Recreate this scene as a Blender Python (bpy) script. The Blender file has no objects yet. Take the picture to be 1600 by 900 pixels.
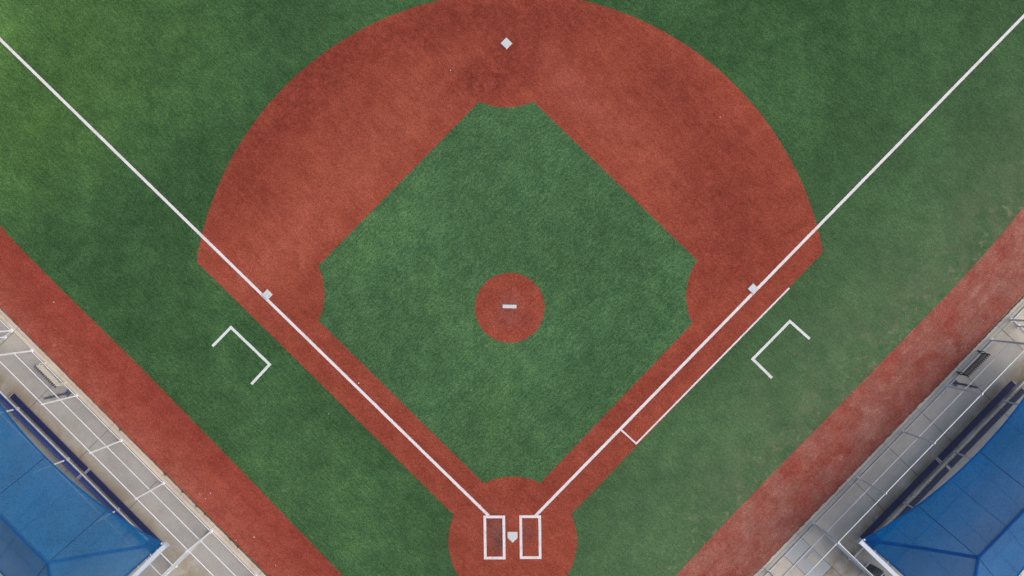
import bpy, bmesh, math, random
from mathutils import Vector, Matrix
random.seed(7)
R = math.radians
scn = bpy.context.scene

# ------------------------------------------------------------------ camera
H = 41.5                     # drone height over the field, metres
PXM = 30.0                   # survey scale: 30 units of the plan per metre on the ground
cam_d = bpy.data.cameras.new('camera'); cam = bpy.data.objects.new('camera', cam_d)
scn.collection.objects.link(cam); scn.camera = cam
cam.location = (0, 0, H); cam.rotation_euler = (0, 0, 0)
cam_d.sensor_width = 36.0
cam_d.lens = 36.0 * H / (1600 / PXM)
cam_d.clip_start = 0.5; cam_d.clip_end = 2000

# ------------------------------------------------------------------ light
SUN_EL, SUN_AZ = 50.0, 4.0            # azimuth measured counter-clockwise from +X
w = bpy.data.worlds.new('World'); scn.world = w; w.use_nodes = True
nt = w.node_tree; bg = nt.nodes['Background']
sky = nt.nodes.new('ShaderNodeTexSky'); sky.sky_type = 'NISHITA'; sky.sun_disc = False
sky.sun_elevation = R(SUN_EL); sky.sun_rotation = R(90 - SUN_AZ)
sky.altitude = 100; sky.air_density = 1.0; sky.dust_density = 5.0; sky.ozone_density = 1.0
nt.links.new(sky.outputs[0], bg.inputs[0]); bg.inputs[1].default_value = 0.105
sd = bpy.data.lights.new('sun', 'SUN'); so = bpy.data.objects.new('sun', sd); scn.collection.objects.link(so)
sd.energy = 1.5; sd.angle = R(58); sd.color = (1.0, 0.96, 0.90)
sdir = Vector((math.cos(R(SUN_EL)) * math.cos(R(SUN_AZ)), math.cos(R(SUN_EL)) * math.sin(R(SUN_AZ)), math.sin(R(SUN_EL))))
so.rotation_euler = sdir.to_track_quat('Z', 'Y').to_euler(); so.location = (20, 0, 30)
scn.view_settings.view_transform = 'Standard'; scn.view_settings.look = 'None'
scn.view_settings.gamma = 1; scn.view_settings.exposure = 0.53
scn.view_settings.use_curve_mapping = False
scn.render.engine = 'CYCLES'
scn.cycles.use_denoising = True

# ------------------------------------------------------------------ helpers
COL = scn.collection
def P(u, v, z=0.0):
    """plan coordinates (surveyed from straight above) -> world point at height z"""
    k = (H - z) / H
    return Vector(((u - 800) / PXM * k, (450 - v) / PXM * k, z))

def empty(name, loc, label=None, cat=None, group=None):
    o = bpy.data.objects.new(name, None); o.empty_display_size = .2
    o.location = loc; COL.objects.link(o)
    if label: tag(o, label, cat, group)
    return o
def tag(o, label, cat, group=None):
    o['label'] = label; o['category'] = cat
    if group: o['group'] = group
    return o
def structure(o): o['kind'] = 'structure'; return o

class MB:
    def __init__(s): s.v = []; s.f = []
    def add(s, vs, fs):
        n = len(s.v); s.v += [tuple(x) for x in vs]; s.f += [tuple(i + n for i in f) for f in fs]; return s
    def box(s, c, ax, ay, az):
        """centre + three half-axis vectors"""
        c, ax, ay, az = map(Vector, (c, ax, ay, az))
        if ax.cross(ay).dot(az) < 0: ax = -ax
        vs = [c + i * ax + j * ay + k * az for k in (-1, 1) for j in (-1, 1) for i in (-1, 1)]
        return s.add(vs, [(0, 2, 3, 1), (4, 5, 7, 6), (0, 1, 5, 4), (2, 6, 7, 3), (0, 4, 6, 2), (1, 3, 7, 5)])
    def tube(s, a, b, r, n=8, r2=None, caps=True):
        a, b = Vector(a), Vector(b); d = (b - a).normalized()
        x = d.orthogonal().normalized(); y = d.cross(x); r2 = r if r2 is None else r2
        vs = []
        for q, rr in ((a, r), (b, r2)):
            for i in range(n):
                t = 2 * math.pi * i / n; vs.append(q + rr * (math.cos(t) * x + math.sin(t) * y))
        fs = [(i, (i + 1) % n, n + (i + 1) % n, n + i) for i in range(n)]
        s.add(vs, fs)
        if caps:      # caps on their own vertices so that the shading of the side stays even
            s.add(vs[:n], [tuple(range(n - 1, -1, -1))]); s.add(vs[n:], [tuple(range(n))])
        return s
    def poly(s, pts): return s.add(pts, [tuple(range(len(pts)))])
    def prism(s, pts, z0, z1):
        n = len(pts); a = sum(pts[i][0] * pts[(i + 1) % n][1] - pts[(i + 1) % n][0] * pts[i][1] for i in range(n))
        if a < 0: pts = pts[::-1]
        vs = [(p[0], p[1], z0) for p in pts] + [(p[0], p[1], z1) for p in pts]
        return s.add(vs, [tuple(range(n - 1, -1, -1)), tuple(range(n, 2 * n))] + [(i, (i + 1) % n, n + (i + 1) % n, n + i) for i in range(n)])
    def mesh(s, name, mat, off=(0, 0, 0), smooth=False):
        me = bpy.data.meshes.new(name)
        me.from_pydata([(x - off[0], y - off[1], z - off[2]) for x, y, z in s.v], [], s.f); me.update()
        if mat: me.materials.append(mat)
        if smooth:
            for p in me.polygons: p.use_smooth = len(p.vertices) == 4
        return me
    def build(s, name, mat, parent=None, smooth=False, org=None):
        """world-space shape -> object; local origin at org (default: the first corner for loose parts, 0 for sheets)"""
        pl = parent_loc(parent)
        org = Vector(org) if org is not None else pl
        me = s.mesh(name, mat, org, smooth)
        o = bpy.data.objects.new(name, me); COL.objects.link(o)
        if parent: o.parent = parent
        o.location = org - pl
        return o
def parent_loc(p):
    v = Vector((0, 0, 0))
    while p: v += Vector(p.location); p = p.parent
    return v
def inst(name, me, parent, loc, rotz=0):
    o = bpy.data.objects.new(name, me); COL.objects.link(o); o.parent = parent
    o.location = Vector(loc) - parent_loc(parent); o.rotation_euler = (0, 0, rotz); return o

# ------------------------------------------------------------------ node graph helper
class NG:
    def __init__(s, name):
        s.m = bpy.data.materials.new(name); s.m.use_nodes = True; s.t = s.m.node_tree; s.t.nodes.clear()
        s.out = s.t.nodes.new('ShaderNodeOutputMaterial')
        s.pos = s.t.nodes.new('ShaderNodeNewGeometry').outputs['Position']
    def n(s, typ, **kw):
        nd = s.t.nodes.new(typ)
        for k, v in kw.items(): setattr(nd, k, v)
        return nd
    def put(s, sock, v):
        if isinstance(v, bpy.types.NodeSocket): s.t.links.new(v, sock)
        elif isinstance(v, (tuple, list)) and len(v) == 3 and sock.type == 'RGBA': sock.default_value = (*v, 1)
        else: sock.default_value = v
    def math(s, op, a, b=None, clamp=False):
        nd = s.n('ShaderNodeMath', operation=op, use_clamp=clamp); s.put(nd.inputs[0], a)
        if b is not None: s.put(nd.inputs[1], b)
        return nd.outputs[0]
    def map(s, rot=0.0, scale=(1, 1, 1), loc=(0, 0, 0), typ='POINT', vec=None):
        nd = s.n('ShaderNodeMapping', vector_type=typ); s.put(nd.inputs['Vector'], vec or s.pos)
        nd.inputs['Rotation'].default_value = (0, 0, rot); nd.inputs['Location'].default_value = loc
        sc = s.n('ShaderNodeVectorMath', operation='MULTIPLY'); s.put(sc.inputs[0], nd.outputs[0]); sc.inputs[1].default_value = scale   # stretch after turning
        return sc.outputs[0]
    def noise(s, scale, detail=2, rough=.5, vec=None, dist=0):
        nd = s.n('ShaderNodeTexNoise'); s.put(nd.inputs['Vector'], vec or s.pos)
        nd.inputs['Scale'].default_value = scale; nd.inputs['Detail'].default_value = detail
        nd.inputs['Roughness'].default_value = rough; nd.inputs['Distortion'].default_value = dist
        return nd.outputs['Fac']
    def ramp(s, v, lo, hi, a=0.0, b=1.0, smooth=True):
        nd = s.n('ShaderNodeMapRange', interpolation_type='SMOOTHSTEP' if smooth else 'LINEAR', clamp=True)
        s.put(nd.inputs[0], v)
        for i, x in enumerate((lo, hi, a, b)): s.put(nd.inputs[i + 1], x)
        return nd.outputs[0]
    def mix(s, f, a, b, mode='MIX'):
        nd = s.n('ShaderNodeMix', data_type='RGBA', blend_type=mode)
        s.put(nd.inputs[0], f); s.put(nd.inputs[6], a); s.put(nd.inputs[7], b)
        return nd.outputs[2]
    def blob(s, u, v, rx, ry, ang=0.0, soft=0.0):
        """1 at plan point (u,v), fading to 0 at the ellipse rx,ry (plan units), long axis at ang degrees"""
        p = P(u, v)
        c = s.n('ShaderNodeVectorMath', operation='SUBTRACT'); s.put(c.inputs[0], s.pos); c.inputs[1].default_value = p
        m = s.map(rot=-R(ang), vec=c.outputs[0])
        sc = s.n('ShaderNodeVectorMath', operation='MULTIPLY'); s.put(sc.inputs[0], m); sc.inputs[1].default_value = (PXM / rx, PXM / ry, 0)
        ln = s.n('ShaderNodeVectorMath', operation='LENGTH'); s.put(ln.inputs[0], sc.outputs[0])
        return s.ramp(ln.outputs['Value'], 1.0, soft)
    def side(s, u, v, nu, nv, lo, hi):
        """smooth step of the signed plan distance from the line through (u,v) with plan normal (nu,nv)"""
        p = P(u, v); l = math.hypot(nu, nv)
        c = s.n('ShaderNodeVectorMath', operation='SUBTRACT'); s.put(c.inputs[0], s.pos); c.inputs[1].default_value = p
        d = s.n('ShaderNodeVectorMath', operation='DOT_PRODUCT'); s.put(d.inputs[0], c.outputs[0]); d.inputs[1].default_value = (nu / l, -nv / l, 0)
        return s.ramp(d.outputs['Value'], lo / PXM, hi / PXM)
    def bump(s, h, strength, dist):
        nd = s.n('ShaderNodeBump'); s.put(nd.inputs['Height'], h); nd.inputs['Strength'].default_value = strength; nd.inputs['Distance'].default_value = dist
        return nd.outputs[0]
    def finish(s, color, rough=.8, metal=0.0, spec=.3, normal=None):
        b = s.n('ShaderNodeBsdfPrincipled'); s.put(b.inputs['Base Color'], color); s.put(b.inputs['Roughness'], rough)
        s.put(b.inputs['Metallic'], metal); b.inputs['Specular IOR Level'].default_value = spec
        if normal is not None: s.put(b.inputs['Normal'], normal)
        s.t.links.new(b.outputs[0], s.out.inputs[0]); s.bsdf = b
        return s.m

def scl(c, k): return tuple(x * k for x in c)

# ------------------------------------------------------------------ materials: turf
def turf_grain(g, along):
    """pile texture: fine tufts, a nap drawn along the roll, and mottled wear"""
    fine = g.noise(15, 2, .8)
    fine2 = g.noise(6.5, 2, .6)
    nap = g.noise(3.2, 4, .75, vec=g.map(rot=-along, scale=(.45, 3.2, 1)))
    mott = g.noise(1.15, 5, .62, dist=.4)
    big = g.noise(.16, 3, .5)
    return fine, fine2, nap, mott, big

def green_turf(name, along, base=(.0380, .093, .0340), dusty=False, warm=False):
    g = NG(name)
    fine, fine2, nap, mott, big = turf_grain(g, along)
    c = g.mix(g.ramp(big, .32, .68), scl(base, .86), scl(base, 1.12))
    c = g.mix(g.math('MULTIPLY', g.ramp(g.noise(.35, 4, .6), .40, .66), .45), c, scl((base[0] * .80, base[1] * .86, base[2] * .92), .82))
    c = g.mix(g.ramp(mott, .30, .72), g.mix(1, c, (.80, .83, .84), 'MULTIPLY'), g.mix(1, c, (1.14, 1.10, 1.10), 'MULTIPLY'))
    c = g.mix(g.math('MULTIPLY', g.ramp(g.noise(2.6, 3, .6), .56, .72), .5), c, g.mix(1, c, (1.32, 1.22, .95), 'MULTIPLY'))
    c = g.mix(g.ramp(nap, .3, .7), g.mix(1, c, (.80, .80, .80), 'MULTIPLY'), g.mix(1, c, (1.17, 1.17, 1.17), 'MULTIPLY'))
    c = g.mix(g.ramp(fine, .20, .80), g.mix(1, c, (.46, .50, .50), 'MULTIPLY'), g.mix(1, c, (1.55, 1.48, 1.48), 'MULTIPLY'))
    c = g.mix(g.ramp(fine2, .3, .7), g.mix(1, c, (.82, .84, .82), 'MULTIPLY'), g.mix(1, c, (1.16, 1.14, 1.16), 'MULTIPLY'))
    if not warm:
        for (u, v, rx, ry, a, k, mul) in ((600, 360, 170, 60, 45, .7, (1.22, 1.18, 1.1)), (790, 650, 150, 60, 80, .6, (1.2, 1.16, 1.08)), (690, 480, 140, 70, -40, .5, (1.18, 1.14, 1.1)),
                                          (950, 560, 190, 70, 45, .8, (.74, .78, .82)), (930, 330, 150, 80, -45, .6, (.80, .83, .86)), (640, 600, 150, 50, -45, .5, (.82, .85, .86)), (990, 430, 110, 60, 60, .5, (.80, .83, .85)), (812, 655, 26, 120, 0, .45, (.80, .83, .85)), (770, 640, 24, 120, 0, .45, (1.14, 1.12, 1.08))):
            f = g.math('MULTIPLY', g.blob(u, v, rx, ry, a, .1), g.ramp(g.noise(.6, 4, .6), .25, .7, .5, 1.0))
            c = g.mix(g.math('MULTIPLY', f, k), c, g.mix(1, c, mul, 'MULTIPLY'))
    if warm:    # yellower and paler toward the top-left corner, then paler patches elsewhere
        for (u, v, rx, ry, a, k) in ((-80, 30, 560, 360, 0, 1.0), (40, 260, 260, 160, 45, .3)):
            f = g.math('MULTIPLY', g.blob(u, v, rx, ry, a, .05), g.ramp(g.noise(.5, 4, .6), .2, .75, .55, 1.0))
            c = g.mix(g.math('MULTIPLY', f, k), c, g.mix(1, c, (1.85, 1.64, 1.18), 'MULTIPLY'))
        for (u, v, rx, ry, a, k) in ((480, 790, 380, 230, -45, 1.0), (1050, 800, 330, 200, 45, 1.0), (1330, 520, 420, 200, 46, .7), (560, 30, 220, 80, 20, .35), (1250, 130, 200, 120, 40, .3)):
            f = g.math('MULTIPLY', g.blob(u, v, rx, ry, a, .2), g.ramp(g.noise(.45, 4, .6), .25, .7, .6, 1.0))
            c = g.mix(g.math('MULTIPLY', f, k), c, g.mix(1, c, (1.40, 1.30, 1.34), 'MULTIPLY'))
    if dusty:   # sandy dust walked out of the first-base dugout
        d = g.side(1309, 636, -.7206, -.6934, 175, -15)
        d = g.math('MULTIPLY', d, g.side(1309, 636, .7206, -.6934, -420, -120))
        p = g.ramp(g.noise(.75, 5, .62, dist=.5), .30, .76)
        c = g.mix(g.math('MULTIPLY', g.math('MULTIPLY', d, p), .32), c, (.205, .185, .115))
        d2 = g.side(1309, 636, -.7206, -.6934, 85, 0)
        p2 = g.ramp(g.noise(2.3, 5, .7, dist=.8), .54, .68)
        c = g.mix(g.math('MULTIPLY', g.math('MULTIPLY', d2, p2), .34), c, (.34, .27, .19))
        d3 = g.side(1309, 636, -.7206, -.6934, 420, 20)
        c = g.mix(g.math('MULTIPLY', d3, .20), c, (.11, .155, .095))
    h = g.math('ADD', fine, g.math('MULTIPLY', mott, .6))
    return g.finish(c, .92, spec=.08, normal=g.bump(h, .35, .03))

def red_turf(name, along, base=(.262, .061, .0365), blobs=(), dust=None):
    g = NG(name)
    fine, fine2, nap, mott, big = turf_grain(g, along)
    c = g.mix(g.ramp(big, .32, .68), scl(base, .90), scl(base, 1.06))
    wear = g.ramp(g.noise(.8, 4, .6, dist=.5), .2, .75, .45, 1.0); pits = g.ramp(g.noise(3.4, 5, .75), .34, .64, .25, 1.0)
    for (u, v, rx, ry, a, k, colr) in blobs:
        f = g.math('MULTIPLY', g.blob(u, v, rx, ry, a, .1), wear if (colr[0] > .28 or colr == SCUFF) else pits)
        c = g.mix(g.math('MULTIPLY', f, k), c, colr)
    if dust:
        (lu, lv, nu, nv, lo, hi, colr, k) = dust
        d = g.side(lu, lv, nu, nv, lo, hi)
        p = g.ramp(g.noise(.62, 6, .62, dist=.7), .26, .72)
        c = g.mix(g.math('MULTIPLY', g.math('MULTIPLY', d, p), k), c, colr)
        p = g.ramp(g.noise(2.2, 5, .7, dist=.4), .5, .72)
        c = g.mix(g.math('MULTIPLY', g.math('MULTIPLY', d, p), k * .55), c, scl(colr, 1.15))
        # heel scuffs and ring-shaped prints left in the sand
        vo = g.n('ShaderNodeTexVoronoi', feature='F1'); g.put(vo.inputs['Vector'], g.pos); vo.inputs['Scale'].default_value = 1.05
        r = vo.outputs['Distance']
        ring = g.math('MULTIPLY', g.ramp(r, .075, .12), g.ramp(r, .19, .14))
        sx = g.n('ShaderNodeSeparateColor'); g.put(sx.inputs[0], vo.outputs['Color'])
        ring = g.math('MULTIPLY', ring, g.ramp(sx.outputs[0], .80, .90))
        c = g.mix(g.math('MULTIPLY', g.math('MULTIPLY', ring, d), .40), c, scl(colr, 1.3))
    c = g.mix(g.ramp(mott, .30, .72), g.mix(1, c, (.87, .81, .81), 'MULTIPLY'), g.mix(1, c, (1.08, 1.09, 1.09), 'MULTIPLY'))
    c = g.mix(g.math('MULTIPLY', g.ramp(g.noise(2.9, 4, .65), .56, .74), .55), c, g.mix(1, c, (.70, .62, .62), 'MULTIPLY'))
    c = g.mix(g.ramp(nap, .3, .7), g.mix(1, c, (.91, .89, .89), 'MULTIPLY'), g.mix(1, c, (1.07, 1.08, 1.08), 'MULTIPLY'))
    drag = g.noise(2.2, 4, .65, vec=g.map(rot=-along, scale=(.07, 2.2, 1)))     # long brush strokes along the roll
    c = g.mix(g.ramp(drag, .3, .7), g.mix(1, c, (.94, .92, .92), 'MULTIPLY'), g.mix(1, c, (1.04, 1.05, 1.05), 'MULTIPLY'))
    # faint seams where the turf rolls meet
    wv = g.n('ShaderNodeTexWave', wave_type='BANDS', bands_direction='Y', wave_profile='SIN'); g.put(wv.inputs['Vector'], g.map(rot=-along))
    wv.inputs['Scale'].default_value = .33; wv.inputs['Distortion'].default_value = .6; wv.inputs['Detail'].default_value = 2
    c = g.mix(g.math('MULTIPLY', g.math('MULTIPLY', g.ramp(wv.outputs['Fac'], .93, .998), g.ramp(nap, .44, .62)), .20), c, g.mix(1, c, (.55, .5, .5), 'MULTIPLY'))
    c = g.mix(g.ramp(fine, .28, .72), g.mix(1, c, (.70, .64, .64), 'MULTIPLY'), g.mix(1, c, (1.22, 1.25, 1.25), 'MULTIPLY'))
    c = g.mix(g.ramp(fine2, .3, .7), g.mix(1, c, (.90, .88, .88), 'MULTIPLY'), g.mix(1, c, (1.08, 1.09, 1.09), 'MULTIPLY'))
    h = g.math('ADD', fine, g.math('MULTIPLY', mott, .5))
    return g.finish(c, .92, spec=.08, normal=g.bump(h, .3, .03))

def white_turf(name, base=(.64, .615, .635)):
    g = NG(name)
    f = g.noise(22, 3, .7); d = g.noise(1.6, 5, .65)
    c = g.mix(g.ramp(f, .3, .7), scl(base, .86), scl(base, 1.06))
    c = g.mix(g.math('MULTIPLY', g.ramp(d, .42, .72), .42), c, (.46, .38, .36))
    home = g.blob(800, 830, 150, 120, 0, .2)
    c = g.mix(g.math('MULTIPLY', g.math('MULTIPLY', g.ramp(g.noise(5.5, 5, .75), .50, .66), home), .55), c, (.40, .22, .19))
    return g.finish(c, .85, spec=.1)

AL = R(-44.3); AR = R(45.7)
LIGHT = (.318, .084, .053); DARK = (.150, .027, .020); SCUFF = (.115, .055, .047); GREYRED = (.24, .075, .06)
skin_blobs = [
    (520, 300, 330, 75, 46, .75, LIGHT), (430, 410, 120, 60, 30, .65, LIGHT), (690, 150, 150, 80, 40, .45, LIGHT),
    (1000, 240, 260, 70, -46, .60, LIGHT), (890, 130, 130, 40, -50, .32, (.33, .095, .072)),
    (470, 150, 240, 75, 48, .75, DARK), (385, 290, 150, 60, 62, .45, DARK), (600, 60, 200, 50, 25, .55, DARK),
    (1090, 170, 230, 55, -42, .50, DARK), (1130, 330, 170, 120, -60, .60, DARK), (1120, 430, 120, 60, 45, .50, DARK),
    (765, 120, 120, 60, 15, .85, DARK), (850, 30, 230, 55, 0, .65, DARK), (700, 40, 150, 45, 20, .5, DARK), (800, 75, 60, 60, 0, .5, DARK),
    (1050, 580, 260, 30, 46, .45, DARK), (640, 690, 220, 35, -44, .25, DARK),
    (835, 770, 70, 55, 0, .55, DARK), (779, 838, 15, 44, 93, .0, SCUFF), (778, 840, 20, 46, 0, 1.0, SCUFF), (768, 820, 16, 34, 0, .7, SCUFF), (825, 828, 20, 36, 0, .6, SCUFF),
    (770, 830, 60, 70, 0, .25, GREYRED), (960, 640, 70, 26, 46, .3, DARK)]
M = {}
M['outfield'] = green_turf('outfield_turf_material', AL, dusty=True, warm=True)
M['infield'] = green_turf('infield_turf_material', AR, base=(.0545, .124, .0500))
M['skin'] = red_turf('infield_skin_material', AL, blobs=skin_blobs)
M['mound'] = red_turf('mound_material', AR, blobs=[(800, 500, 22, 75, 90, .6, GREYRED), (796, 478, 34, 40, 0, .7, (.21, .075, .062)), (820, 505, 30, 30, 0, .4, DARK)])
M['track_left'] = red_turf('left_track_material', R(-45.1), base=(.255, .053, .036), blobs=[(330, 780, 400, 60, -45, .3, LIGHT)],
                           dust=(178, 660, .7086, -.7056, 62, -6, (.36, .155, .105), .36))
M['track_right'] = red_turf('right_track_material', R(45.9), base=(.262, .062, .044), blobs=[(1130, 840, 220, 40, 46, .4, (.29, .05, .036))],
                            dust=(1390, 680, -.7182, -.6958, 215, 60, (.320, .165, .128), .72))
M['line'] = white_turf('white_turf_material')
M['line_on_green'] = white_turf('white_turf_on_grass_material', (.58, .625, .615))

def rubber(name, base):
    g = NG(name); d = g.noise(6, 4, .65)
    c = g.mix(g.math('MULTIPLY', g.ramp(d, .45, .75), .35), base, scl((.42, .38, .36), 1))
    return g.finish(c, .55, spec=.35)
M['base'] = rubber('base_rubber_material', (.47, .495, .51))
M['base_edge'] = rubber('base_edge_material', (.58, .56, .56))

# ------------------------------------------------------------------ materials: built things
def concrete(name, base, stain=.5, stain_col=(.225, .160, .085), lines=()):
    g = NG(name)
    big = g.noise(.55, 5, .6, dist=.3); mid = g.noise(2.6, 5, .65); fine = g.noise(26, 3, .7)
    c = g.mix(g.ramp(big, .3, .7), scl(base, .84), scl(base, 1.10))
    c = g.mix(g.math('MULTIPLY', g.ramp(g.noise(.9, 5, .65, dist=.8), .5, .74), .4), c, (base[0] * 1.12, base[1] * 1.0, base[2] * .88))
    for (u, v, nu, nv, wd, k) in lines:      # grime collected along a line (under benches, along fence feet)
        p = P(u, v); l = math.hypot(nu, nv)
        cc = g.n('ShaderNodeVectorMath', operation='SUBTRACT'); g.put(cc.inputs[0], g.pos); cc.inputs[1].default_value = p
        d = g.n('ShaderNodeVectorMath', operation='DOT_PRODUCT'); g.put(d.inputs[0], cc.outputs[0]); d.inputs[1].default_value = (nu / l, -nv / l, 0)
        f = g.ramp(g.math('ABSOLUTE', d.outputs['Value']), wd / PXM, 0)
        f = g.math('MULTIPLY', f, g.ramp(g.noise(.8, 6, .70, dist=.9), .32, .62))
        c = g.mix(g.math('MULTIPLY', f, k), c, stain_col)
    c = g.mix(g.math('MULTIPLY', g.ramp(mid, .5, .75), stain * .4), c, scl(base, .70))
    sp = g.ramp(g.noise(5.5, 2, .5), .70, .76)
    c = g.mix(g.math('MULTIPLY', sp, .35 * stain), c, scl(base, .35))
    c = g.mix(g.ramp(fine, .3, .7), g.mix(1, c, (.90, .90, .90), 'MULTIPLY'), g.mix(1, c, (1.07, 1.07, 1.07), 'MULTIPLY'))
    return g.finish(c, .85, spec=.2, normal=g.bump(fine, .15, .01))
M['slab_left'] = concrete('left_concrete_material', (.365, .340, .300), lines=[(160, 760, .7086, -.7056, 36, .68), (192, 690, .7086, -.7056, 13, .25)])
M['slab_right'] = concrete('right_concrete_material', (.50, .460, .390), lines=[(1440, 752, .7182, .6958, 36, .80), (1415, 678, .7182, .6958, 12, .25)])
M['slab_pale'] = concrete('pale_concrete_material', (.41, .42, .42), .3)
M['curb_left'] = concrete('left_curb_material', (.43, .390, .325), .6)
M['mow_left'] = concrete('left_fence_strip_material', (.50, .420, .345), .4)
M['curb_right'] = concrete('right_curb_material', (.47, .435, .37), .8)
M['mow_right'] = concrete('right_fence_strip_material', (.45, .42, .37), .5)
M['joint'] = concrete('joint_dirt_material', (.085, .075, .062), .3)

def metal(name, base, rough=.42, metalic=.55, dirt=.25):
    g = NG(name); n = g.noise(9, 4, .6)
    c = g.mix(g.math('MULTIPLY', g.ramp(n, .45, .75), dirt), base, scl(base, .55))
    return g.finish(c, g.ramp(n, .3, .7, rough - .06, rough + .12), metalic, spec=.5)
M['galv'] = metal('galvanised_pipe_material', (.64, .67, .70), .40, .05)
M['wire'] = metal('chain_link_wire_material', (.52, .54, .57), .5, .2)
M['steel'] = metal('painted_white_steel_material', (.44, .49, .56), .4, .0, .15)
M['alu'] = metal('aluminium_cap_material', (.70, .70, .70), .4, .5)
M['navy'] = metal('navy_coated_plank_material', (.014, .018, .075), .38, .0, .3)
M['lit_navy_plank'] = metal('lit_navy_plank_material', (.020, .040, .170), .38, .0, .3)  # navy plank, brightened in colour to stand in for lit wires before it
M['dark_metal'] = metal('dark_coated_metal_material', (.035, .037, .045), .45, .1)
M['navy_metal'] = metal('navy_coated_metal_material', (.026, .031, .095), .45, .1)
M['cream'] = metal('cream_coated_metal_material', (.60, .58, .50), .5, .0)
M['black'] = metal('black_rubber_material', (.018, .018, .019), .7, .0)
M['bin'] = metal('dark_green_plastic_material', (.020, .036, .024), .5, .0)

def fabric(name, base, k_open=.19, k_trans=.32):
    g = NG(name)
    weave = g.noise(13, 2, .8); fade = g.noise(.5, 4, .55); streak = g.noise(2.0, 4, .6)
    c = g.mix(g.ramp(fade, .3, .7), scl(base, .88), scl(base, 1.10))
    c = g.mix(g.ramp(weave, .3, .7), g.mix(1, c, (.72, .76, .80), 'MULTIPLY'), g.mix(1, c, (1.28, 1.22, 1.18), 'MULTIPLY'))
    c = g.mix(g.math('MULTIPLY', g.ramp(streak, .52, .75), .15), c, scl((.03, .13, .25), 1))
    b = g.n('ShaderNodeBsdfPrincipled'); g.put(b.inputs['Base Color'], c); b.inputs['Roughness'].default_value = .7; b.inputs['Specular IOR Level'].default_value = .02
    tl = g.n('ShaderNodeBsdfTranslucent'); g.put(tl.inputs['Color'], c)
    tr = g.n('ShaderNodeBsdfTransparent')
    m1 = g.n('ShaderNodeMixShader'); m1.inputs[0].default_value = k_trans; g.t.links.new(b.outputs[0], m1.inputs[1]); g.t.links.new(tl.outputs[0], m1.inputs[2])
    m2 = g.n('ShaderNodeMixShader'); m2.inputs[0].default_value = k_open; g.t.links.new(m1.outputs[0], m2.inputs[1]); g.t.links.new(tr.outputs[0], m2.inputs[2])
    g.t.links.new(m2.outputs[0], g.out.inputs[0])
    return g.m
M['shade_left'] = fabric('left_shade_cloth_material', (.010, .124, .300))
M['shade_right'] = fabric('right_shade_cloth_material', (.005, .122, .340), .075, .42)
M['band_left'] = fabric('left_shade_webbing_material', (.016, .105, .28), .08)
M['band_right'] = fabric('right_shade_webbing_material', (.008, .072, .26), .04)
M['seam'] = fabric('shade_seam_material', (.012, .040, .11), .0, .1)

# ------------------------------------------------------------------ setting: turf sheets
def densify(pts, step=.06, jit=.012, closed=True):
    out = []
    n = len(pts)
    for i in range(n if closed else n - 1):
        a, b = Vector(pts[i]), Vector(pts[(i + 1) % n]); d = b - a; L = d.length
        if L < 1e-6: continue
        k = max(1, int(L / step)); nrm = Vector((-d.y, d.x, 0)) / L
        for j in range(k):
            q = a + d * (j / k)
            out.append(q + nrm * random.uniform(-jit, jit) if j else q)
    return out
def arc(cu, cv, r, a0, a1, n=48):
    return [P(cu + r * math.cos(R(a0 + (a1 - a0) * i / n)), cv + r * math.sin(R(a0 + (a1 - a0) * i / n))) for i in range(n + 1)]
def ang(cu, cv, u, v): return math.degrees(math.atan2(v - cv, u - cu))
def inframe(pts, step=.06, jit=.012):
    """ragged pile edge where the camera can see it, plain long edges beyond"""
    return densify(pts, step, jit)
def sheet(name, pts, z, mat, org=None):
    m = MB(); pts = [Vector((p[0], p[1], z)) for p in pts]
    n = len(pts); a = sum(pts[i].x * pts[(i + 1) % n].y - pts[(i + 1) % n].x * pts[i].y for i in range(n))
    if a < 0: pts = pts[::-1]
    m.poly(pts); return m.build(name, mat, org=org)

# outfield turf: the one big ground sheet
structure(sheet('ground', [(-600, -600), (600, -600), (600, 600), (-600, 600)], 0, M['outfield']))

# warning tracks, curving away toward the outfield corners
left_edge = [(-600, -420), (-330, -60), (-200, 112), (-100, 240), (-40, 311), (0, 352), (20, 375), (45, 401), (104, 460), (220, 574), (380, 738), (535, 899), (900, 1268)]
left_curb = [(900, 1383), (419, 900), (178, 660), (0, 481), (-60, 420), (-700, -230)]
structure(sheet('warning_track_left', inframe([P(*p) for p in left_edge + left_curb]), .004, M['track_left']))
right_edge = [(2200, -480), (1930, -110), (1790, 85), (1700, 200), (1640, 277), (1600, 322), (1567, 364), (1491, 449), (1309, 636), (1226, 720), (1160, 788), (1055, 900), (760, 1207)]
right_curb = [(880, 1208), (1178, 900), (1429, 640), (1600, 461), (1660, 399), (2300, -260)]
structure(sheet('warning_track_right', inframe([P(*p) for p in right_edge + right_curb]), .004, M['track_right']))

# infield skin: big arc, both base paths and the home circle in one cut
C0 = (797.85, 484.2, 496.4); HC = (801, 845, 100.5)
aL, aR = ang(C0[0], C0[1], 307.4, 408.9), ang(C0[0], C0[1], 1285, 394)
pts = arc(*C0, aL % 360, aR % 360, 120)
pts += arc(*HC, ang(HC[0], HC[1], 893, 803), ang(HC[0], HC[1], 708, 804) + 0, 2)[:1]
pts += arc(*HC, ang(HC[0], HC[1], 893, 803), 360 + ang(HC[0], HC[1], 708, 804), 90)[1:]
structure(sheet('infield_skin', inframe(pts), .008, M['skin']))

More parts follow.
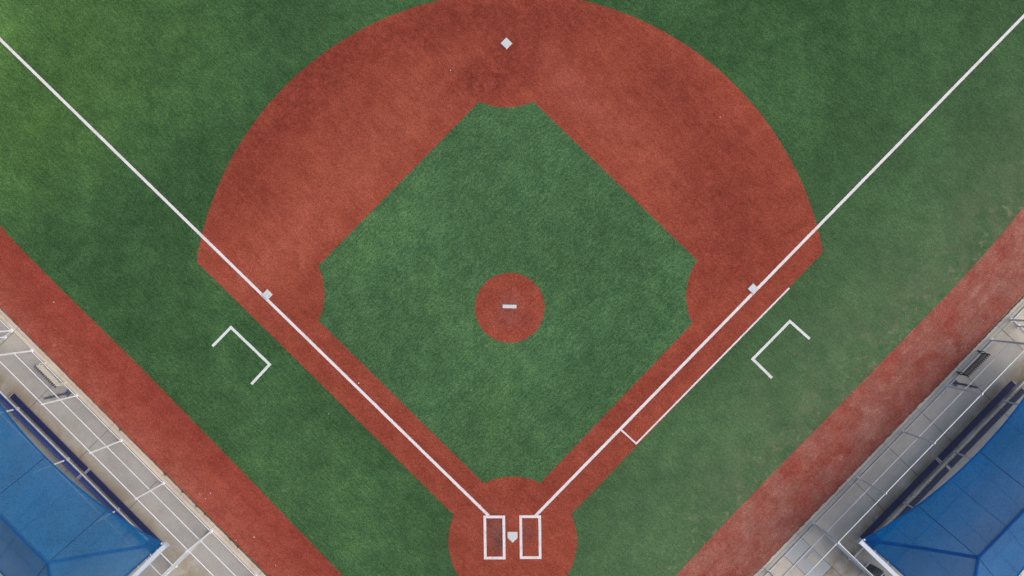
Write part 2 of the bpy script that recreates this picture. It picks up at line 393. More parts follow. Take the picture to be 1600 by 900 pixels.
# infield turf diamond with its four cut-outs
B1 = (1173, 463, 101); B2 = (791, 67, 101); B3 = (405, 459, 102)
pts = arc(*HC, ang(HC[0], HC[1], 756, 755), ang(HC[0], HC[1], 844.5, 754), 30)
pts += arc(*B1, ang(B1[0], B1[1], 1081, 505.5) % 360, ang(B1[0], B1[1], 1089.5, 407) % 360, 30)
pts += arc(*B2, ang(B2[0], B2[1], 833.5, 158.5), ang(B2[0], B2[1], 749, 158.5), 30)
pts += arc(*B3, ang(B3[0], B3[1], 498, 415), ang(B3[0], B3[1], 498, 501), 30)
structure(sheet('infield_turf', inframe(pts), .012, M['infield']))
structure(sheet('pitching_circle', inframe(arc(796.4, 480.8, 54.6, 0, 360, 96)[:-1], .05), .016, M['mound']))

# ------------------------------------------------------------------ field markings and bases
def strip(pts, wd, z, name, mat, label, cat, group=None, z2=None):
    """an inlaid white line of turf, mitred at its corners"""
    ps = [P(*p) for p in pts]; n = len(ps); l, r = [], []
    for i, p in enumerate(ps):
        d0 = (p - ps[i - 1]).normalized() if i else (ps[1] - p).normalized()
        d1 = (ps[i + 1] - p).normalized() if i < n - 1 else d0
        t = (d0 + d1).normalized(); nn = Vector((-t.y, t.x, 0)); k = wd / 2 / max(.3, nn.dot(Vector((-d0.y, d0.x, 0))))
        l.append(p + nn * k); r.append(p - nn * k)
    poly = densify(l + r[::-1], .07, .004)
    o0 = Vector((ps[0].x, ps[0].y, z))
    return tag(sheet(name, poly, z, mat, org=o0), label, cat, group)
strip([(764, 806), (-500, -426.5)], .148, .016, 'foul_line', M['line'], 'long white foul line from home plate past third base to the left edge', 'foul line', 'white foul lines')
strip([(836.5, 806), (2100, -487.5)], .148, .016, 'foul_line', M['line'], 'long white foul line from home plate past first base to the right edge', 'foul line', 'white foul lines')
strip([(970.5, 671.5), (994, 693), (1233, 450)], .085, .020, 'runner_lane', M['line'], 'thin white L-shaped running lane line beside the first base path', 'lane line')
strip([(332, 541), (361, 511.5), (421.5, 569.5), (393, 600)], .14, .016, 'coach_box', M['line_on_green'], 'white three-sided coach box line on the grass near third base', 'coach box', 'white coach boxes')
strip([(1265, 529.5), (1234, 502), (1176, 561), (1206, 590.5)], .14, .016, 'coach_box', M['line_on_green'], 'white three-sided coach box line on the grass near first base', 'coach box', 'white coach boxes')
def batter_box(u0, v0, u1, v1, label):
    m = MB(); tw = 4.2; sh = .8   # slight twist of the plan
    a = [P(u0, v0), P(u1, v0), P(u1 + sh, v1), P(u0 + sh, v1)]
    b = [P(u0 + tw, v0 + tw), P(u1 - tw, v0 + tw), P(u1 - tw + sh, v1 - tw), P(u0 + tw + sh, v1 - tw)]
    z = .021
    vs = [Vector((p.x, p.y, z)) for p in a + b]
    m.add(vs, [(0, 4, 5, 1), (1, 5, 6, 2), (2, 6, 7, 3), (3, 7, 4, 0)])
    return tag(m.build('batter_box', M['line'], org=P(u0, v0, z)), label, 'batter box', "white batter's boxes")
batter_box(755.4, 805.4, 789.2, 873.8, "white batter's box rectangle left of home plate with dark scuffs inside")
batter_box(811.4, 805.0, 845.3, 873.2, "white batter's box rectangle right of home plate with clean red turf inside")

def plate(pts, z, h, label, cat, name, edge=.03):
    """low slab with a pale bevelled rim and a greyer worn top"""
    cu = sum(p[0] for p in pts) / len(pts); cv = sum(p[1] for p in pts) / len(pts)
    root = empty(name, P(cu, cv, z), label, cat)
    ps = [P(*p) for p in pts]; c = P(cu, cv); n = len(ps)
    k = 1 - edge / (min((p - c).length for p in ps))
    m = MB(); lo = [Vector((p.x, p.y, z)) for p in ps]; up = [Vector((c.x + (p.x - c.x) * k, c.y + (p.y - c.y) * k, z + h)) for p in ps]
    m.add(lo + up, [(i, (i + 1) % n, n + (i + 1) % n, n + i) for i in range(n)])
    m.build('rim', M['base_edge'], root)
    m = MB(); m.poly(up); m.build('top_face', M['base'], root)
    return root
plate([(792.8, 831), (808.4, 831), (808.6, 840.5), (800.8, 847.8), (793, 840.5)][::-1], .014, .012, 'white five-sided home plate between the batter boxes', 'home plate', 'home_plate', .02)
plate([(784.9, 475.8), (806.9, 476.2), (806.8, 481.9), (784.8, 481.5)][::-1], .018, .03, "white pitcher's rubber in the middle of the red pitching circle", 'pitching plate', 'pitching_plate', .025)
def base_sq(u, v, label, s=6.55):
    d = s * 1.414; a = R(-.66)
    pts = [(u + d * math.cos(a + R(90 * i)), v + d * math.sin(a + R(90 * i))) for i in range(4)]
    plate(pts[::-1], .012, .07, label, 'base', 'base', .035)['group'] = 'white bases of the diamond'
base_sq(1176.2, 451.2, 'square white first base beside the right foul line')
base_sq(791, 68, 'square white second base alone on the red turf at the top', 6.8)
base_sq(417.6, 460.4, 'square white third base beside the left foul line', 6.2)

# ------------------------------------------------------------------ dugouts
class Side:
    """plan frame of one dugout: t runs along the fence away from the outfield, b runs back from the field (metres)"""
    def __init__(s, o, d, back, name):
        l = math.hypot(*d); s.o = P(*o); s.t = Vector((d[0] / l, -d[1] / l, 0)); l = math.hypot(*back)
        s.b = Vector((back[0] / l, -back[1] / l, 0)); s.name = name
    def W(s, t, b, z=0.0): return s.o + s.t * t + s.b * b + Vector((0, 0, z))
    def inv(s, u, v, z=0.0):
        q = P(u, v, z) - s.o; return q.dot(s.t), q.dot(s.b)
L_ = Side((51, 547), (.7056, .7086), (-.7086, .7056), 'left')
R_ = Side((1549, 530.5), (-.6958, .7182), (.7182, .6958), 'right')
FL = .030          # floor level of the dugout concrete
GAP = .014

def slab_field(S, t_cuts, b_rows, mats, name, skip=()):
    base = MB(); a = [S.W(t_cuts[0], b_rows[0]), S.W(t_cuts[-1], b_rows[0]), S.W(t_cuts[-1], b_rows[-1]), S.W(t_cuts[0], b_rows[-1])]
    base.prism([(p.x, p.y) for p in a], .006, FL - .016)
    root = structure(base.build(name, M['joint']))
    return root
def slab(S, root, t0, t1, b0, b1, mat, z=FL, nm='concrete_slab', gap=GAP, wob=.0):
    m = MB(); q = [S.W(t0 + gap, b0 + gap), S.W(t1 - gap, b0 + gap), S.W(t1 - gap, b1 - gap), S.W(t0 + gap, b1 - gap)]
    if wob:      # crumbling field-side edge
        n = max(2, int((t1 - t0) / .10)); e = [S.W(t0 + gap + (t1 - t0 - 2 * gap) * i / n, b0 + gap + random.uniform(-wob, wob)) for i in range(n + 1)]
        q = e + q[2:]
    m.prism([(p.x, p.y) for p in q], FL - .0159, z)
    o = m.build(nm, mat, root, org=S.W((t0 + t1) / 2, (b0 + b1) / 2, FL - .0159)); return o

# left dugout floor
lj = [-30.0, -12, -5.05, -1.35] + [x for x in (L_.inv(64, 620)[0], L_.inv(151, 689.5)[0], L_.inv(225, 772)[0], L_.inv(331, 824)[0])] + [16.6, 20.3, 30]
CB = -.335; MW = -.165       # curb and fence strip in front of the fence line
for S, js, nm, mats in ((L_, lj, 'dugout_floor_left', ('slab_left', 'curb_left', 'mow_left')),):
    root = slab_field(S, js, [CB, 14], None, nm)
    for i in range(len(js) - 1):
        slab(S, root, js[i], js[i + 1], CB, MW, M[mats[1]], nm='curb_stone', gap=.008, wob=.012)
        slab(S, root, js[i], js[i + 1], MW, .02, M[mats[2]], z=FL + .004, nm='fence_footing', gap=.006)
        slab(S, root, js[i], js[i + 1], .02, 3.55, M[mats[0]])
        slab(S, root, js[i], js[i + 1], 3.55, 8.0, M[mats[0]])
        slab(S, root, js[i], js[i + 1], 8.0, 14, M[mats[0]])
# right dugout floor: smaller odd slabs beyond the end fence
rj = [-30, -12, -5] + [R_.inv(*p)[0] for p in ((1580, 529), (1520, 598), (1460, 664), (1408, 718), (1355, 772), (1279, 866))] + [16.8, 20.5, 30]
tg = R_.inv(1272, 818)[0]
root = slab_field(R_, rj, [CB, 14], None, 'dugout_floor_right')
for i in range(len(rj) - 1):
    slab(R_, root, rj[i], rj[i + 1], CB, MW, M['curb_right'], nm='curb_stone', gap=.008, wob=.022)
    slab(R_, root, rj[i], rj[i + 1], MW, .02, M['mow_right'], z=FL + .004, nm='fence_footing', gap=.006)
    if rj[i] > 13 and rj[i] < 20:
        continue
    if rj[i + 1] > 15 and rj[i] < 15:      # bay that holds the end fence
        slab(R_, root, rj[i], rj[i + 1], .02, 1.42, M['slab_right']); slab(R_, root, rj[i], rj[i + 1], 1.42, 3.55, M['slab_right'])
        slab(R_, root, rj[i], rj[i + 1], 3.55, 6.0, M['slab_right']); slab(R_, root, rj[i], rj[i + 1], 6.0, 14, M['slab_right'])
        continue
    slab(R_, root, rj[i], rj[i + 1], .02, 3.55, M['slab_right']); slab(R_, root, rj[i], rj[i + 1], 3.55, 8.0, M['slab_right']); slab(R_, root, rj[i], rj[i + 1], 8.0, 14, M['slab_right'])
for (t0, t1, b0, b1, mt) in ((14.29, 15.6, .02, .73, 'slab_pale'), (15.6, 18.0, .02, .73, 'slab_right'), (14.29, 15.55, .73, 1.62, 'slab_pale'), (14.29, 15.55, 1.62, 2.26, 'slab_pale'),
                             (15.55, 18.0, .73, 2.26, 'slab_right'), (14.29, 16.1, 2.26, 3.28, 'slab_right'), (16.1, 18, 2.26, 3.28, 'slab_right'), (14.29, 16.3, 3.28, 6, 'slab_right'), (16.3, 18, 3.28, 6, 'slab_right'),
                             (14.29, 18, 6, 14, 'slab_right'), (18, 20.5, .02, 3.28, 'slab_right'), (18, 20.5, 3.28, 14, 'slab_right')):
    slab(R_, root, t0, t1, b0, b1, M[mt])

# ---- chain-link fences
def wire_panel(a, b, z0, z1, parent, r=.0014):
    """two layers of diagonal wires at the usual 50 mm diamond, clipped to the bay"""
    d = (b - a); d.z = 0; Lb = d.length; d /= Lb; nrm = Vector((-d.y, d.x, 0)); h = z1 - z0; m = MB(); sp = .0707
    for sgn, off in ((1, .0022), (-1, -.0022)):
        k = -h
        while k < Lb:
            s0, s1 = max(0, k), min(Lb, k + h)
            if s1 - s0 > .02:
                za, zb = z0 + (s0 - k), z0 + (s1 - k)
                if sgn < 0: za, zb = z1 - (s0 - k), z1 - (s1 - k)
                m.tube(a + d * s0 + nrm * off + Vector((0, 0, za)), a + d * s1 + nrm * off + Vector((0, 0, zb)), r, 3, caps=False)
            k += sp
    o = m.build('wire_mesh', M['wire'], parent); o['kind'] = 'stuff'; return o
post_mesh = {}
def get_post(h, r):
    key = (round(h, 2), round(r, 3))
    if key not in post_mesh:
        m = MB(); m.tube((0, 0, 0), (0, 0, h), r, 12); m.tube((0, 0, h - .01), (0, 0, h + .03), r * 1.12, 12, r * .7)
        m.tube((0, 0, 0), (0, 0, .012), r * 2.0, 12)
        post_mesh[key] = m.mesh('post', M['galv'], smooth=True)
    return post_mesh[key]
band_mesh = MB().tube((0, 0, -.018), (0, 0, .018), .048, 12).box((.05, 0, 0), (.03, 0, 0), (0, .006, 0), (0, 0, .014)).mesh('tension_band', M['galv'])
def fence(label, S, pts, heights=(.06, 1.5, 3.0), posts=None, band_at=(), fat=(), name='chain_link_fence', foot_r=.022):
    """pts: (t,b) corners/posts in order"""
    ws = [S.W(t, b, FL) for t, b in pts]
    root = empty(name, ws[0], label, 'fence', 'chain-link fences around the dugouts')
    for i, p in enumerate(ws):
        inst('post', get_post(heights[-1] + .06, .052 if i in fat else .046), root, p)
        if i in band_at:
            q = ws[i + 1] - p if i + 1 < len(ws) else ws[i - 1] - p
            for z in (.3, .75, 1.2, 1.75, 2.2, 2.7):
                inst('tension_band', band_mesh, root, p + Vector((0, 0, z)), math.atan2(q.y, q.x))
    for i in range(len(ws) - 1):
        a, b = ws[i], ws[i + 1]; d = (b - a).normalized()
        for j, z in enumerate(heights):
            u = Vector((0, 0, z)); sh = .034
            MB().tube(a + d * sh + u, b - d * sh + u, (.023 if j else foot_r), 10).build('rail', M['galv'], root, smooth=True, org=a + u)
        wire_panel(a, b, FL + .03 - FL, heights[-1], root, .0010 if foot_r > .03 else .0014)
    return root
lp = [L_.inv(*p)[0] for p in ((51, 547), (121, 617), (190.5, 687.5), (257.5, 753), (332, 828), (402, 898))]
rp = [R_.inv(*p)[0] for p in ((1549, 530.5), (1480, 603), (1411, 674), (1341, 747), (1272, 818), (1200, 892))]
fence('tall chain-link fence along the field side of the left dugout', L_, [(t, .05) for t in lp] + [(lp[-1] + 3.3, .05), (lp[-1] + 6.6, .05)], band_at=(0,), fat=(0, 4))
fence('tall chain-link fence along the field side of the right dugout', R_, [(t, .05) for t in rp] + [(rp[-1] + 3.3, .05), (rp[-1] + 6.6, .05)], band_at=(0,), fat=(0, 4))
# end fences running back from the field at the home-plate ends
fence('chain-link end fence running back from the left dugout corner toward the bottom edge', L_, [(lp[4], .14), (lp[4], 2.62), (lp[4], 5.4), (lp[4], 8.2)])
fence('chain-link end fence running back from the right dugout corner toward the bottom edge', R_, [(rp[4], .14), (rp[4], 2.62), (rp[4], 5.4), (rp[4], 8.2)])
# back fences under the canopies
lb = L_.inv(150, 760)[1]; rb = R_.inv(1531, 664.5)[1]
lt = [L_.inv(110, 714)[0] + k * 3.7 for k in (-2, -1, 0, 1)]
fl = fence('chain-link back fence behind the left dugout bench, half hidden by the canopy', L_, [(t, lb) for t in lt] + [(lp[4] - .05, lb)], heights=(.10, 1.5, 3.0), foot_r=.042)
rt = [R_.inv(1490, 706)[0] + k * 3.7 for k in (-2, -1, 0, 1)]
fr = fence('chain-link back fence behind the right dugout bench, half hidden by the canopy', R_, [(t, rb) for t in rt] + [(rp[4] - .05, rb)], heights=(.10, 1.5, 3.0), foot_r=.042)
# short galvanised brackets on the back fences' foot rail
for S, root, uvs, bb, sgn in ((L_, fl, ((83.7, 697), (115.5, 729), (141.7, 755), (173, 787), (52, 665), (205, 819), (190, 803)), lb, 1), (R_, fr, ((1578.5, 616.5), (1559, 634.5), (1547.5, 649), (1516, 681), (1497.5, 700), (1484.5, 712.5), (1450, 748), (1425, 774)), rb, 1)):
    for (u, v) in uvs:
        t = S.inv(u, v)[0]; a = S.W(t, bb + .03, FL + .10); b = S.W(t - .03, bb + .19, FL + .12)
        m = MB(); m.box((a + b) / 2, (b - a) / 2, S.t * .028, Vector((0, 0, .022))); m.tube(S.W(t, bb + .10, FL), S.W(t, bb + .10, FL + .11), .02, 8)
        m.build('rail_bracket', M['alu'], root, org=a)
# neighbouring fence corners past the dugout entrances (outfield ends)
t2, _ = L_.inv(18.5, 516.5)
fence('chain-link fence corner past the left dugout entrance at the left edge', L_, [(t2, 8.0), (t2, 2.9), (t2, .53), (t2, .05), (t2 - 3.2, .05), (t2 - 6.4, .05)], fat=(2, 3))
t2, _ = R_.inv(1579, 498)
fence('chain-link fence corner past the right dugout entrance at the right edge', R_, [(t2, 8.0), (t2, 2.9), (t2, .53), (t2, .05), (t2 - 3.2, .05), (t2 - 6.4, .05)], fat=(2, 3))

# ---- dugout benches
def plank_profile(wd, h):
    """extruded plank: ribbed top with rounded nosing, as (b,z) outline"""
    pts = [(-wd / 2, -h), (-wd / 2, -.012), (-wd / 2 + .012, 0)]
    n = 5
    for i in range(n):
        c = -wd / 2 + .03 + (wd - .06) * (i + .5) / n; q = (wd - .06) / n * .5
        pts += [(c - q * .75, 0), (c - q * .55, .006), (c + q * .55, .006), (c + q * .75, 0)]
    pts += [(wd / 2 - .012, 0), (wd / 2, -.012), (wd / 2, -h)]
    return pts
def bench(S, t_runs, bc, z, wd, mat, label, legs=True, splice=.10):
    root = empty('bench', S.W(t_runs[0][0], bc, FL), label, 'bench', 'plank benches in the dugouts')
    prof = plank_profile(wd, .045)
    for (t0, t1) in t_runs:
        m = MB(); n = len(prof)
        vs = [S.W(t, bc + p[0], z + p[1]) for t in (t0, t1) for p in prof]
        fs = [(i, i + 1, n + i + 1, n + i) for i in range(n - 1)] + [(n - 1, 0, n, 2 * n - 1), tuple(range(n)), tuple(range(2 * n - 1, n - 1, -1))]
        m.add(vs, fs); o = m.build('seat_plank', mat, root, org=S.W(t0, bc, z))
        bm = bmesh.new(); bm.from_mesh(o.data); bmesh.ops.recalc_face_normals(bm, faces=bm.faces); bm.to_mesh(o.data); bm.free()
        for t in (t0, t1):
            MB().box(S.W(t + (-.012 if t == t0 else .012), bc, z - .02), S.t * .011, S.b * (wd / 2 + .006), Vector((0, 0, .034))).build('end_cap', M['alu'], root, org=S.W(t, bc, z))
        k = max(2, int((t1 - t0) / 1.6)); 
        for i in range(k):
            t = t0 + .35 + (t1 - t0 - .7) * i / (k - 1)
            m = MB(); m.tube(S.W(t, bc + .22, FL), S.W(t, bc + .03, z - .08), .03, 8); m.box(S.W(t, bc, z - .063), S.t * .03, S.b * (wd * .42), Vector((0, 0, .017)))
            m.box(S.W(t, bc + .23, FL + .006), S.t * .05, S.b * .05, Vector((0, 0, .006)))
            m.build('leg', M['alu'], root, org=S.W(t, bc, FL))
    return root
zs = .46
ta, ba = L_.inv(18, 618, zs); tb, bb_ = L_.inv(135.9, 736.5, zs); te, _ = L_.inv(252, 852, zs)
bench(L_, [(ta, tb - .055), (tb + .055, te)], (L_.inv(87.3, 680, zs)[1] + L_.inv(133.2, 740.5, zs)[1]) / 2, zs, .30, M['navy'], 'navy plank bench in the left dugout, in front of the back fence')
tb2, _ = L_.inv(123.4, 745.7, zs)
bench(L_, [(ta - 1.2, tb2 - .06), (tb2 + .06, te)], (L_.inv(126.5, 743.6, zs)[1] + L_.inv(120.3, 747.8, zs)[1]) / 2 - .005, zs, .27, M['lit_navy_plank'], 'navy plank bench, tinted brighter for lit mesh wires, behind the left back fence, at the canopy edge')
ta, _ = R_.inv(1584, 597.5, zs); tb, _ = R_.inv(1467, 719.5, zs); te, _ = R_.inv(1346, 842, zs)
bc = (R_.inv(1580.7, 594.8, zs)[1] + R_.inv(1587.7, 600, zs)[1]) / 2 + .02
bench(R_, [(ta, tb - .07), (tb + .07, te)], bc, zs, .32, M['navy'], 'navy plank bench in the right dugout, in front of the back fence')
tb2, _ = R_.inv(1480.5, 729, zs); ta2, _ = R_.inv(1597, 606, zs)
bench(R_, [(ta2, tb2 - .06), (tb2 + .06, te)], bc + .63, zs, .28, M['navy'], 'navy plank bench behind the right back fence, beside the canopy edge')

# ---- bat racks (slotted panel on end frames)
def bat_rack(S, p_top0, p_top1, h, slat_mat, frame_mat, label, slats=13, lattice=False):
    a = P(*p_top0, h + FL); b = P(*p_top1, h + FL); a.z = b.z = FL
    root = empty('bat_rack', (a + b) / 2, label, 'bat rack', 'bat racks in the dugouts')
    d = (b - a); Ln = d.length; d.normalize(); nb = Vector((-d.y, d.x, 0))
    if nb.dot(S.b) < 0: nb = -nb
    up = Vector((0, 0, 1))
    for q in (a, b):
        m = MB(); m.box(q + up * (h / 2), d * .022, nb * .022, up * (h / 2)); m.box(q - nb * .16 + up * (h * .36), d * .018, nb * .018, up * (h * .36))
        m.box(q - nb * .07 + up * .02, d * .025, nb * .14, up * .02); m.box(q - nb * .08 + up * (h * .72), d * .015, nb * .09, up * .015)
        m.build('end_frame', frame_mat, root, org=q)
    for z in (h - .05, h * .42):
        m = MB(); m.box((a + b) / 2 + up * z, d * (Ln / 2 - .022), nb * .015, up * .022); m.build('cross_rail', frame_mat, root, org=(a + b) / 2 + up * z)
    pitch = Ln / slats
    if lattice:
        sm = MB()
        for i in range(3): sm.box((-pitch * .5 + pitch * (i + .5) / 3, -.022, h * .60), (.0075, 0, 0), (0, .006, 0), (0, 0, h * .30))
        for i in range(9): sm.box((0, -.029, h * .33 + h * .55 * i / 8), (pitch * .5, 0, 0), (0, .001, 0), (0, 0, .008))
    else:
        sm = MB().box((0, -.024, h * .61), (pitch * .455, 0, 0), (0, .008, 0), (0, 0, h * .30)).box((0, -.040, h * .50), (pitch * .25, 0, 0), (0, .007, 0), (0, 0, h * .16))
    me = sm.mesh('slat', slat_mat); pm = MB().box((0, .03, h + .005), (pitch * .26, 0, 0), (0, .055, 0), (0, 0, .030)).mesh('bat_prong', M['black'])
    rz = math.atan2(d.y, d.x); 
    # slats face the field side
    flip = 1 if Vector((-math.sin(rz), math.cos(rz), 0)).dot(nb) > 0 else -1
    if flip < 0: rz += math.pi
    for i in range(slats):
        q = a + d * (pitch * (i + .5)); inst('slat', me, root, q, rz)
    for i in range(slats + 1):
        q = a + d * (pitch * i); inst('bat_prong', pm, root, q, rz)
    return root
bat_rack(L_, (55.5, 572), (87, 603.6), .74, M['cream'], M['cream'], 'cream slatted bat rack inside the left dugout fence')
bat_rack(R_, (1545, 553.5), (1512, 587), .74, M['dark_metal'], M['dark_metal'], 'dark lattice bat rack inside the right dugout fence', lattice=True)

# ---- helmet stands: tall perforated post on a square perforated foot, thin hook arms
def stand(S, uv, h, label):
    q = P(*uv); q.z = FL
    root = empty('helmet_stand', q, label, 'helmet stand', 'helmet stands in the dugouts')
    up = Vector((0, 0, 1)); x, y = Vector((1, 0, 0)), Vector((0, 1, 0))
    e = (x + y).normalized(); f = (x - y).normalized()
    m = MB()                      # perforated foot: a grid of flat bars in a rim
    n = 5; w_ = .105
    for i in range(n):
        o = -w_ + 2 * w_ * i / (n - 1)
        m.box(q + e * o + up * .030, e * .015, f * w_, up * .007); m.box(q + f * o + up * .044, f * .015, e * w_, up * .0065)
    for a, b in ((e, f), (f, e)):
        for s in (-1, 1): m.box(q + a * s * (w_ + .012) + up * .026, a * .012, b * (w_ + .024), up * .026)
    m.build('foot', M['navy_metal'], root, org=q)
    m = MB(); m.tube(q + up * .052, q + up * h, .036, 8)
    k = 0; z = .2
    while z < h - .05:
        m.box(q + up * z, e * .044, f * .044, up * .030); z += .095
    m.build('post', M['navy_metal'], root, org=q)
    for i, (z, s, ln) in enumerate(((.55, 1, .30), (.62, -1, .22), (1.15, 1, .26), (1.35, -1, .24), (1.75, 1, .32), (1.95, -1, .28))):
        dd = (S.t * s * .8 + S.b * .35 * (-s)).normalized() * ln; a = q + up * (z * h / 2.16)
        m = MB(); m.tube(a, a + dd + up * .03, .009, 6); m.tube(a + dd + up * .02, a + dd + up * .09, .010, 6); m.build('hook_arm', M['dark_metal'], root, org=a)
    return root
stand(L_, (107.3, 613.8), 2.15, 'navy perforated helmet stand with thin hooks in the left dugout beside the cream rack')
stand(R_, (1492, 598.2), 2.05, 'navy perforated helmet stand with thin hooks in the right dugout beside the dark rack')

# ---- shade canopies: hipped sail on cantilever arms
def canopy(S, corner, mats, label, band, beam_gap):
    ze, zr = 3.42, 5.0; Lc, wd, e, sag, sag_e = 13.6, 3.5, 2.95, .84, .12
    t0, b0 = S.inv(*corner, ze)
    W = lambda t, b, z: S.W(t0 - t, b0 + b, z)         # t now runs from the home-plate end toward the outfield
    root = empty('shade_canopy', W(Lc / 2, 2 * wd + .2, FL), label, 'canopy', 'blue shade canopies over the dugouts')
    def bu(t): return wd * min(1.0, t / e, (Lc - t) / e)
    def bs(t): return 4 * sag * (t / Lc) * (1 - t / Lc)
    def zz(q): return ze + (zr - ze) * q - .10 * math.sin(math.pi * q) * (1 if q < 1 else 0)
    def slope(t, s, back):
        lo, hi = bs(t), bu(t)
        if hi < lo: lo = hi
        b = lo + (hi - lo) * s
        return W(t, 2 * wd - b if back else b, zz(b / wd))
    def endp(bq, s, far):
        hi = e * min(bq / wd, (2 * wd - bq) / wd); lo = 4 * sag_e * (bq / (2 * wd)) * (1 - bq / (2 * wd))
        lo = min(lo, hi); t = lo + (hi - lo) * s
        return W(Lc - t if far else t, bq, zz(t / e))
    def grid(fn, us, nv, name, mat, parent=root):
        m = MB(); nu = len(us)
        vs = [fn(u, j / nv) for u in us for j in range(nv + 1)]
        fs = [(i * (nv + 1) + j, i * (nv + 1) + j + 1, (i + 1) * (nv + 1) + j + 1, (i + 1) * (nv + 1) + j) for i in range(nu - 1) for j in range(nv)]
        m.add(vs, fs); o = m.build(name, mat, parent, smooth=True, org=vs[0])
        bm = bmesh.new(); bm.from_mesh(o.data); bmesh.ops.remove_doubles(bm, verts=bm.verts, dist=1e-4); bmesh.ops.recalc_face_normals(bm, faces=bm.faces)
        if sum(f.normal.z for f in bm.faces) < 0: bmesh.ops.reverse_faces(bm, faces=bm.faces)
        bm.to_mesh(o.data); bm.free(); return o
    cuts = [0.0, e, Lc / 2, Lc - e, Lc]
    lin = lambda a, b, n: [a + (b - a) * i / n for i in range(n + 1)]
    for back in (False, True):
        for i in range(4):
            grid(lambda t, s: slope(t, s, back), lin(cuts[i], cuts[i + 1], 14), 8, 'fabric_panel', mats)
        for c in cuts[1:4]:            # stitched seams between panels
            n = 12; m = MB(); vs = []
            for j in range(n + 1):
                for dt in (-.016, .016):
                    p = slope(min(max(c + dt, .01), Lc - .01), j / n, back); vs.append(p + Vector((0, 0, .006)))
            m.add(vs, [(2 * j, 2 * j + 1, 2 * j + 3, 2 * j + 2) for j in range(n)]); m.build('seam', M['seam'], root, org=vs[0])
    for back in (False, True):
        for c in (e / 2, e + (Lc / 2 - e) / 2, Lc / 2 + (Lc / 2 - e) / 2, Lc - e / 2):
            n = 12; m = MB(); vs = []
            for j in range(n + 1):
                for dt in (-.012, .012): vs.append(slope(c + dt, .02 + .96 * j / n, back) + Vector((0, 0, .005)))
            m.add(vs, [(2 * j, 2 * j + 1, 2 * j + 3, 2 * j + 2) for j in range(n)]); m.build('stitch_line', band, root, org=vs[0])
    for far in (False, True):
        grid(lambda b, s: endp(b, s, far), lin(0, 2 * wd, 28), 8, 'fabric_panel', mats)
    # webbing over ridge and hips
    def webbing(pts, hw, up=.012, name='webbing'):
        m = MB(); vs = []
        for i, p in enumerate(pts):
            d = (pts[min(i + 1, len(pts) - 1)] - pts[max(i - 1, 0)]); s = Vector((-d.y, d.x, 0)).normalized() * hw
            vs += [p - s + Vector((0, 0, up - hw * .30)), p + Vector((0, 0, up)), p + s + Vector((0, 0, up - hw * .30))]
        n = len(pts); m.add(vs, [f for i in range(n - 1) for f in ((3 * i, 3 * i + 1, 3 * i + 4, 3 * i + 3), (3 * i + 1, 3 * i + 2, 3 * i + 5, 3 * i + 4))])
        return m.build(name, band, root, org=vs[1])
    webbing([W(t, wd, zr) for t in lin(e, Lc - e, 8)], .085)
    for far in (False, True):
        for back in (False, True):
            webbing([W((Lc - e * q) if far else e * q, (2 * wd - wd * q) if back else wd * q, zz(q)) for q in lin(0, 1, 10)], .085)
    # hems with the edge cable
    for back in (False, True):
        webbing([slope(t, .012, back) for t in lin(.03, Lc - .03, 40)], .055, .006, 'hem')
    for far in (False, True):
        webbing([endp(b, .012, far) for b in lin(.03, 2 * wd - .03, 24)], .05, .006, 'hem')
    # corner reinforcement patches
    for far in (False, True):
        for back in (False, True):
            tq = lambda t: Lc - t if far else t
            m = MB(); vs = [slope(tq(.03), .5, back), slope(tq(.62), .02, back), slope(tq(.50), .98, back), endp((2 * wd - .55) if back else .55, .03, far)]
            vs = [v + Vector((0, 0, .009)) for v in vs]; m.add(vs, [(0, 1, 2), (0, 2, 3)]); o = m.build('corner_patch', band, root, org=vs[0])
    # cantilever arms with rear posts, outside both ends
    up = Vector((0, 0, 1))
    for far in (False, True):
        tt = Lc + beam_gap if far else -beam_gap
        a = W(tt, -.10, ze - .02); b = W(tt, 2 * wd + .55, ze + .30); ax = (b - a); ln = ax.length; ax.normalize(); sd_ = S.t; nz = ax.cross(sd_).normalized()
        if nz.z < 0: nz = -nz
        m = MB(); m.box((a + b) / 2, ax * (ln / 2), sd_ * .10, nz * .125); arm = m.build('cantilever_arm', M['steel'], root, org=a)
        MB().box(a - ax * .012, ax * .012, sd_ * .135, nz * .165).build('end_plate', M['steel'], arm, org=a)
        pb = W(tt, 2 * wd + .30, FL); pt = W(tt, 2 * wd + .30, ze + .28 - .125)
        m = MB(); m.box((pb + pt) / 2, ax.cross(up).normalized() * .13, Vector((ax.x, ax.y, 0)).normalized() * .13, up * ((pt - pb).length / 2)); m.build('post', M['steel'], root, org=pb)
        m = MB(); m.box(pb + up * .015, S.t * .24, S.b * .24, up * .015); m.build('base_plate', M['steel'], root, org=pb)
        # shackles and tie rods between sail and arm
        ce = W(Lc if far else 0, .0, ze)
        m = MB(); k = a + ax * .06 - (sd_ * .10 if not far else -sd_ * .10)
        m.tube(ce, k, .03, 8); 
        for i in range(5):
            z0, z1 = -.06 + .024 * i, -.06 + .024 * (i + 1); rr = lambda z: math.sqrt(max(.0004, .062 ** 2 - z ** 2))
            m.tube(ce + (ce - k).normalized() * .02 + up * z0, ce + (ce - k).normalized() * .02 + up * z1, rr(z0), 12, rr(z1))
        m.build('shackle', M['steel'], root, org=ce)
        for bq in (.75, 1.55, 2.6, 3.5, 4.5, 5.5, 6.3):
            p = endp(bq, .0, far); q = a + ax * (bq + .12); q = q - sd_ * (.10 if not far else -.10)
            MB().tube(p, q, .013, 6).build('tie_rod', M['alu'], root, org=p)
    return root
canopy(L_, (253.5, 849.5), M['shade_left'], 'light blue hipped shade canopy over the left dugout', M['band_left'], .17)
